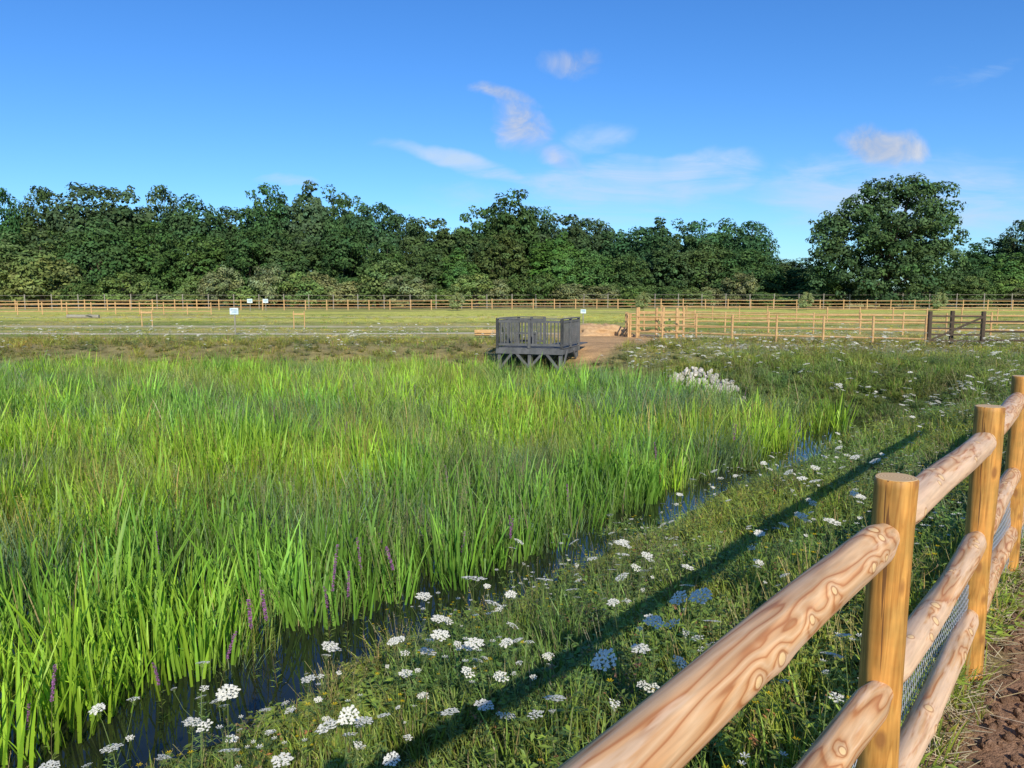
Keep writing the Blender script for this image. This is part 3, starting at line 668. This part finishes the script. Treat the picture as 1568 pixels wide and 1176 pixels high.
# ------------------------------------------------ rocks
m,nt=newmat('pale_limestone'); co=coords(nt); oi=nt.nodes.new('ShaderNodeObjectInfo')
c=ramp(nt,noise(nt,co,2,5,.6),[(.3,(.50,.45,.38)),(.7,(.78,.73,.64))]); c=mixc(nt,'MULTIPLY',1.0,c,ramp(nt,oi.outputs['Random'],[(0,.65),(1,1.15)]))
surf(nt,c,.9,.2,bump(nt,noise(nt,co,5,4),.5,.2))
def rock(seed):
    bm=bmesh.new(); rr=np.random.default_rng(seed)
    for i in range(16):
        v=rr.normal(0,1,3); v/=np.linalg.norm(v); bm.verts.new(v*rr.uniform(.8,1.1)*np.array([1,.8,.6]))
    bmesh.ops.convex_hull(bm,input=bm.verts); me=bpy.data.meshes.new('stone'); bm.to_mesh(me); bm.free(); me.materials.append(m); return me
sc_=coll('limestone',[rock(i) for i in range(5)])
n=340; th=rng.uniform(0,6.28,n); rr_=np.sqrt(rng.random(n))*(.8+.35*rng.random(n)); x=SX+.70*rr_*np.cos(th); y=SY+2.6*rr_*np.sin(th); s=rng.uniform(.04,.12,n)
scatter('stone_pile',sc_,np.stack([x,y,H(x,y)+.05+.07*rng.random(n)],1),rng.integers(0,5,n),rng.uniform(0,6.28,(n,3)),np.stack([s]*3,1),np.ones((n,3)))
# ------------------------------------------------ signs, log, guards
m,nt=newmat('sign_white'); co=coords(nt); surf(nt,ramp(nt,noise(nt,co,6,2),[(.4,(.50,.62,.68)),(.6,(.68,.74,.76))]),.4,.4); M_sign=m
m,nt=newmat('sign_ink'); surf(nt,ramp(nt,noise(nt,coords(nt),20,2),[(.4,(.05,.12,.25)),(.6,(.1,.3,.25))]),.5,.3); M_ink=m
def sign(u,vb,vt,wpx,y,name):
    x,_,_=at(u,vb,y); zb=float(H(x,y)); zt=at(u,vt,y)[2]; w=wpx/FPX*y
    mb=MB(); cyl(mb,(0,0.03,-.1),(0,.03,zt-zb),.04)
    e=empty(name,(x,y,zb)); o=link(mb.mesh('post',[M_thin]),'post',parent=e)
    mb=MB(); h=w*.75; box(mb,(0,-.03,zt-zb-h*.45),(w,.025,h)); link(mb.mesh('board',[M_sign]),'board',parent=e)
    mb=MB()
    for k,(zz,ww) in enumerate(((.25,.7),(.05,.8),(-.15,.6))): box(mb,(0,-.046,zt-zb-h*.45+zz*h),(w*ww,.006,h*.06))
    link(mb.mesh('lettering',[M_ink]),'lettering',parent=e)
sign(360,508,472,13,41,'information_sign'); sign(383,472,458,8,87,'warning_sign'); sign(407,472,458,8,87,'warning_sign'); sign(893,490,474,8,52,'warning_sign')
mb=MB(); x,y,_=at(126,488,66); cyl(mb,(x-1.3,y,float(H(x,y))+.16),(x+1.3,y+.3,float(H(x,y))+.14),.17,14); cyl(mb,(x+.3,y,.25+float(H(x,y))),(x+.9,y-.3,float(H(x,y))+.35),.05); link(mb.mesh('fallen_log',[M_thin]),'fallen_log')
def guard(u,y):
    x,_,_=at(u,490,y); z=float(H(x,y)); mb=MB()
    for dx in(-.35,.35): cyl(mb,(x+dx,y,z-.1),(x+dx,y,z+1.15),.035)
    beam(mb,(x-.4,y-.04,z+.95),(x+.4,y-.04,z+.95),.03,.09)
    link(mb.mesh('tree_stake_frame',[M_far]),'tree_stake_frame')
guard(225,52); guard(458,50)
mb=MB()
for k in range(3):
    x,y,_=at(742,500,38-k*.4); z=float(H(x,y)); beam(mb,(x-.5,y,z+.15+k*.12),(x+.7,y+.1,z+.15+k*.12),.1,.1)
link(mb.mesh('timber_stack',[M_far]),'timber_stack')
bm=bmesh.new(); bmesh.ops.create_icosphere(bm,subdivisions=4,radius=1)
for v in bm.verts:
    q=1+.5*(float(fbm(v.co.x*2+5,v.co.y*2+v.co.z,6))-.5)*2; v.co=Vector((v.co.x*1.7*q,v.co.y*1.2*q,v.co.z*.62*q))
me=bpy.data.meshes.new('soil_mound'); bm.to_mesh(me); bm.free()
for p_ in me.polygons: p_.use_smooth=True
m,nt=newmat('sandy_soil'); co=coords(nt); surf(nt,ramp(nt,noise(nt,co,5,5),[(.3,(.40,.24,.12)),(.7,(.58,.39,.21))]),.95,.1,bump(nt,noise(nt,co,12,4),.6,.05)); me.materials.append(m)
link(me,'soil_mound',(4.7,41,float(H(4.7,41))))
# ------------------------------------------------ TREES
m,nt=newmat('tree_bark'); co=coords(nt); surf(nt,ramp(nt,noise(nt,co,3,4),[(.3,(.05,.04,.03)),(.7,(.12,.10,.075))]),.9,.1); M_bark=m
def tree_mesh(name,lobes,ht,nclump,nleaf,cr,ls,seed,col=(.072,.118,.042),trunk=.35,shell=(.80,.98)):
    r=np.random.default_rng(seed); mb=MB()
    lob=np.array(lobes,float); vol=(lob[:,3]*lob[:,5]); pr=vol/vol.sum()
    Vs=[];Cs=[];cents=[]
    for i in range(nclump):
        l=lob[r.choice(len(lob),p=pr)]; dv=r.normal(0,1,3); dv[2]=dv[2]*.9+.1; dv/=np.linalg.norm(dv)
        rad=r.uniform(*shell) if r.random()<.85 else r.uniform(.2,.7)
        c=l[:3]+dv*l[3:6]*rad
        if c[2]<.6: c[2]=.6+r.random()
        cents.append(c)
        rc_=cr*r.uniform(.6,1.3); n=int(nleaf*(rc_/cr)**2)
        u=r.normal(0,1,(n,3)); u[:,2]=u[:,2]*.8+.25; u/=np.linalg.norm(u,axis=1)[:,None]
        q=c+u*(rc_*np.array([1.15,1.15,.75]))*(r.uniform(.35,1.1,(n,1))**.5)
        nn=u*.9+dv*.4+r.normal(0,.4,(n,3))+np.array([0,0,.35]); nn/=np.linalg.norm(nn,axis=1)[:,None]
        t1=np.cross(nn,r.normal(0,1,(n,3))); t1/=np.linalg.norm(t1,axis=1)[:,None]; t2=np.cross(nn,t1)
        s=ls*r.uniform(.55,1.3,(n,1))
        quad=np.stack([q+t1*s,q+t2*s*.6,q-t1*s,q-t2*s*.6],1)
        k=r.uniform(.7,1.3); base=np.array(col)*k*np.array([r.uniform(.88,1.12),1,r.uniform(.85,1.15)])
        cl=base[None]*r.uniform(.75,1.3,(n,1)); Vs.append(quad.reshape(-1,3)); Cs.append(np.repeat(cl,4,0))
    Vq=np.concatenate(Vs); Cq=np.concatenate(Cs); nq=len(Vq)//4
    mb.v=[tuple(v) for v in Vq.tolist()]; mb.c=[tuple(v) for v in Cq.tolist()]; mb.f=[(4*i,4*i+1,4*i+2,4*i+3) for i in range(nq)]; mb.m=[0]*nq
    stem(mb,[(0,0,-.3),(.1,0,ht*.25),(0,.1,ht*.5),(.1,0,ht*.75)],[trunk,trunk*.75,trunk*.5,trunk*.12],(1,1,1),1,9)
    for i in range(16):
        c=cents[r.integers(len(cents))]; z0=r.uniform(.18,.5)*ht; stem(mb,[(0,0,min(z0,c[2])),(c[0]*.5,c[1]*.5,(min(z0,c[2])+c[2])*.5-.2),tuple(c)],[trunk*.4,trunk*.25,trunk*.08],(1,1,1),1,5)
    return mb.mesh(name,[M_tree,M_bark])
def rand_lobes(seed,n=7,W=6.5,Ht=16):
    r=random.Random(seed); out=[(0,0,Ht*.60,W*.80,W*.7,Ht*.37),(0,0,Ht*.40,W*.98,W*.8,Ht*.34),(0,0,Ht*.18,W*.95,W*.8,Ht*.18)]
    for i in range(n):
        a=r.uniform(0,6.28); rr=r.uniform(.25,.5)*W; z=r.uniform(.5,.74)*Ht; s=r.uniform(.25,.38)*W
        out.append((math.cos(a)*rr,math.sin(a)*rr*.8,z,s,s,min(s*.95,Ht-z)))
    return out
tv=[tree_mesh('woodland_tree',rand_lobes(i,r_),16,360,38,c_,.28,i) for i,(r_,c_) in enumerate([(6,.95),(4,1.05),(8,.8),(3,1.0),(5,.85)])]
tb=[tree_mesh('woodland_bush',[(0,0,2.0,2.4,2.2,2.2),(1.2,.4,2.4,1.6,1.5,1.6),(-1.4,0,1.8,1.5,1.4,1.7)],4.5,110,42,.5,.15,50+i,(.115,.145,.06),.1) for i in range(3)]
tc_=[tree_mesh('woodland_conifer',[(0,0,16*t,5.2*(1-t)+.5,5.2*(1-t)+.5,1.3) for t in(.1,.22,.34,.46,.58,.7,.82,.93)],17,170,60,.8,.27,80,(.06,.10,.04))]
tl=empty('distant_tree_line',(0,120,0)); ctr=[0]
def put(me,u,vt,wpx,y,h0,w0,tint,parent=tl):
    x,_,zt=at(u,vt,y); zb=float(H(x,y)); hh=(zt-zb)/h0; ww=wpx/FPX*y/w0
    ctr[0]+=1; o=bpy.data.objects.new('tree_%d'%ctr[0],me); scene.collection.objects.link(o); o.parent=parent; o.location=(x,y-120,zb); o.scale=(ww,ww*.8,hh); o.rotation_euler=(0,0,random.uniform(0,6.28)); o.color=(*tint,1); return o
R=random.Random(3)
prof=[(-60,300),(0,288),(60,285),(120,280),(185,277),(245,284),(295,298),(348,316),(405,275),(445,300),(490,273),(535,292),(575,305),(620,322),(658,326),(700,350),(735,308),(782,287),(825,310),(860,320),(905,328),(940,346),(980,343),(1025,328),(1075,330),(1115,334),(1150,338),(1192,392),(1225,392),(1485,374),(1525,358),(1565,336),(1615,325),(1670,330),(-120,300)]
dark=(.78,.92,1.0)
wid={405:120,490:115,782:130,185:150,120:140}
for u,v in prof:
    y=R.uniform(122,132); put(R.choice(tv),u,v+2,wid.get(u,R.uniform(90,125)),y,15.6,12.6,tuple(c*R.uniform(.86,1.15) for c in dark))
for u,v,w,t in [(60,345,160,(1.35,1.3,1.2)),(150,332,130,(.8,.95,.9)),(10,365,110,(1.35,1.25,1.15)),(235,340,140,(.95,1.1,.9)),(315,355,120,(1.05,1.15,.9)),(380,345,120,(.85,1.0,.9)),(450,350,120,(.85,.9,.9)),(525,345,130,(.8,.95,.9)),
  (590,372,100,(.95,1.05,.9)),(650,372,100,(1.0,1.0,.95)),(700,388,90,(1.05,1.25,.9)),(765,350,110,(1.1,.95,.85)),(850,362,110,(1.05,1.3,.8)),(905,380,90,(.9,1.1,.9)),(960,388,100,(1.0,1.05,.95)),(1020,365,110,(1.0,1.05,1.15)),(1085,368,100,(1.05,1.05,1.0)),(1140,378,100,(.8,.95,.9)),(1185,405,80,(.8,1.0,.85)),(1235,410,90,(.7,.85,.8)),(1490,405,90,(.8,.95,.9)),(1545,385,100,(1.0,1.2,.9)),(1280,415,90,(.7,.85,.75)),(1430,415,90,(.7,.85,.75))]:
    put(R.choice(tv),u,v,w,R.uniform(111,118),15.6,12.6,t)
for u,v in [(860,345),(700,372)]: put(tc_[0],u,v,80,111,17,11.5,(1.2,1.5,1.0))
for u in range(-60,1650,32):
    v=R.uniform(412,446) ; t=R.choice([(1.2,1.3,1.0),(1.0,1.25,.8),(1.5,1.35,1.4),(.75,.95,.7)])
    if 280<u<640: v=R.uniform(398,432); t=R.choice([(1.6,1.5,1.6),(1.3,1.5,1.1),(1.6,1.35,1.3),(1.0,1.2,.9)])
    put(R.choice(tb),u+R.uniform(-12,12),v,R.uniform(50,90),R.uniform(102,109),4.6,5.6,t)
for u,v,w,t in [(410,398,80,(1.7,1.6,1.8)),(330,415,80,(1.5,1.4,1.5)),(590,392,110,(1.0,1.15,.9)),(480,410,80,(1.4,1.25,1.2)),(60,380,120,(1.4,1.4,1.1)),(185,412,90,(1.1,1.3,.9))]: put(R.choice(tb),u,v,w,104,4.6,5.6,t)
def L_(u,v,rw,rh,y=100,dy=0):
    x0=at(1355,460,y)[0]; x,_,z=at(u,v,y); return (x-x0,dy,z-.3,rw/FPX*y,rw/FPX*y*.8,rh/FPX*y)
ol=[L_(1350,365,88,80),L_(1350,395,98,60),L_(1375,312,62,42),L_(1432,318,34,46),L_(1440,380,36,60),L_(1275,385,38,55),L_(1262,345,20,20),L_(1318,325,32,38),L_(1300,430,66,40),L_(1400,430,68,40),L_(1385,288,28,16),L_(1345,298,26,16),L_(1350,420,80,50,dy=-3),L_(1375,350,70,50,dy=-3)]
om=tree_mesh('oak_tree',ol,16,820,52,.85,.22,123,(.068,.105,.040),.6)
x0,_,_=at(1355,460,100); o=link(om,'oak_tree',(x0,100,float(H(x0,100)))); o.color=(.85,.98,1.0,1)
for u in(1235,985,1440,700):
    x,y,_=at(u,460,88); o=link(tb[0],'young_tree',(x,y,float(H(x,y)))); o.scale=(.3,.3,.5); o.color=(1.9,1.8,1.8,1)
# ------------------------------------------------ WORLD
w=bpy.data.worlds.new('World'); scene.world=w; w.use_nodes=True; nt=w.node_tree; nt.nodes.clear()
EL=31; sd=Vector((.234,-.972,0)).normalized(); az=math.atan2(sd.x,sd.y)
sky=nt.nodes.new('ShaderNodeTexSky'); sky.sky_type='NISHITA'; sky.sun_disc=False; sky.sun_elevation=math.radians(EL); sky.sun_rotation=az; sky.air_density=1.0; sky.dust_density=.3; sky.ozone_density=2.0
hs=nt.nodes.new('ShaderNodeHueSaturation'); hs.inputs['Saturation'].default_value=1.22; nt.links.new(sky.outputs[0],hs.inputs['Color'])
skc=mixc(nt,'MULTIPLY',1.0,hs.outputs[0],(.62,.95,1.36))
g=nt.nodes.new('ShaderNodeTexCoord').outputs['Generated']; sp=nt.nodes.new('ShaderNodeSeparateXYZ'); nt.links.new(g,sp.inputs[0])
yy=math_(nt,'MAXIMUM',sp.outputs[1],.05); U=math_(nt,'DIVIDE',sp.outputs[0],yy); W_=math_(nt,'DIVIDE',sp.outputs[2],yy)
cb=nt.nodes.new('ShaderNodeCombineXYZ'); nt.links.new(U,cb.inputs[0]); nt.links.new(W_,cb.inputs[1])
# warp the cloud coordinates so no outline is a clean ellipse
wn=nt.nodes.new('ShaderNodeTexNoise'); wn.inputs['Scale'].default_value=9; wn.inputs['Detail'].default_value=4; nt.links.new(cb.outputs[0],wn.inputs['Vector'])
ws=nt.nodes.new('ShaderNodeSeparateColor'); nt.links.new(wn.outputs['Color'],ws.inputs[0])
U2=math_(nt,'ADD',U,math_(nt,'MULTIPLY_ADD',ws.outputs[0],.11,-.055)); W2=math_(nt,'ADD',W_,math_(nt,'MULTIPLY_ADD',ws.outputs[1],.05,-.025))
def ell(u,v,ru,rv,rot,amp):
    cu,cw_=ray(u,v); ru/=FPX; rv/=FPX; c_,s_=math.cos(rot),math.sin(rot)
    du=math_(nt,'SUBTRACT',U2,cu); dw=math_(nt,'SUBTRACT',W2,cw_)
    a=math_(nt,'ADD',math_(nt,'MULTIPLY',du,c_/ru),math_(nt,'MULTIPLY',dw,s_/ru)); b=math_(nt,'ADD',math_(nt,'MULTIPLY',du,-s_/rv),math_(nt,'MULTIPLY',dw,c_/rv))
    q=math_(nt,'ADD',math_(nt,'MULTIPLY',a,a),math_(nt,'MULTIPLY',b,b)); return math_(nt,'MULTIPLY',math_(nt,'SUBTRACT',1.0,q,None,True),amp)
def group(es,sx,sy,sc,lo,hi,k,det=5,rot=0,dist=.6):
    s=es[0]
    for e in es[1:]: s=math_(nt,'MAXIMUM',s,e)
    mp=nt.nodes.new('ShaderNodeMapping'); mp.inputs['Scale'].default_value=(sx,sy,1); mp.inputs['Rotation'].default_value=(0,0,rot); nt.links.new(cb.outputs[0],mp.inputs[0])
    nz=noise(nt,mp.outputs[0],sc,det,.62,dist)
    v=math_(nt,'MULTIPLY',s,math_(nt,'ADD',nz,k)); mr=nt.nodes.new('ShaderNodeMapRange'); mr.interpolation_type='SMOOTHSTEP'; mr.inputs[1].default_value=lo; mr.inputs[2].default_value=hi; nt.links.new(v,mr.inputs[0]); return mr.outputs[0],nz
A1,z1=group([ell(1353,218,84,44,0,1.6),ell(795,190,70,46,-.8,1.3),ell(765,150,80,18,-.15,1.2),ell(880,92,68,34,.1,1.05),ell(850,238,60,28,-.5,1.0)],1,1.5,15,.25,1.0,.1,5,.4,1.0)
A2,z2=group([ell(960,282,270,56,.05,1.9),ell(720,252,200,24,-.22,1.8),ell(1060,262,140,40,.12,1.9),ell(905,208,90,36,.2,1.5),ell(1400,300,360,100,0,1.7),ell(445,280,70,12,-.1,1.5),ell(1490,115,130,24,.3,1.0),ell(900,320,460,80,0,1.1)],1,4.5,5,.30,1.15,.0,6,.12,1.3)
c=mixc(nt,'MIX',math_(nt,'MULTIPLY',A2,.85),skc,(4.7,6.0,7.5))
cc_=ramp(nt,z1,[(.3,(.50,.57,.74)),(.7,(.88,.90,.97))]); vm=nt.nodes.new('ShaderNodeVectorMath'); vm.operation='SCALE'; vm.inputs['Scale'].default_value=6.6; nt.links.new(cc_,vm.inputs[0])
c=mixc(nt,'MIX',math_(nt,'MULTIPLY',A1,.85),c,vm.outputs[0])
bg=nt.nodes.new('ShaderNodeBackground'); bg.inputs['Strength'].default_value=.12; nt.links.new(c,bg.inputs[0]); o=nt.nodes.new('ShaderNodeOutputWorld'); nt.links.new(bg.outputs[0],o.inputs[0])
# sun
sl=bpy.data.lights.new('sun','SUN'); sl.energy=5.0; sl.angle=math.radians(.5); sl.color=(1,.92,.77); so=bpy.data.objects.new('sun',sl); scene.collection.objects.link(so)
dirv=Vector((-sd.x*math.cos(math.radians(EL)),-sd.y*math.cos(math.radians(EL)),-math.sin(math.radians(EL)))); so.rotation_euler=dirv.to_track_quat('-Z','Y').to_euler(); so.location=(0,-20,30)
# camera
cam=bpy.data.cameras.new('camera'); cam.sensor_width=36; cam.lens=FPX/1568*36; cam.clip_end=4000; cam.clip_start=.05; cobj=bpy.data.objects.new('camera',cam); scene.collection.objects.link(cobj)
cobj.location=(0,0,CAMZ); cobj.rotation_euler=(math.pi/2-PITCH,0,0); scene.camera=cobj
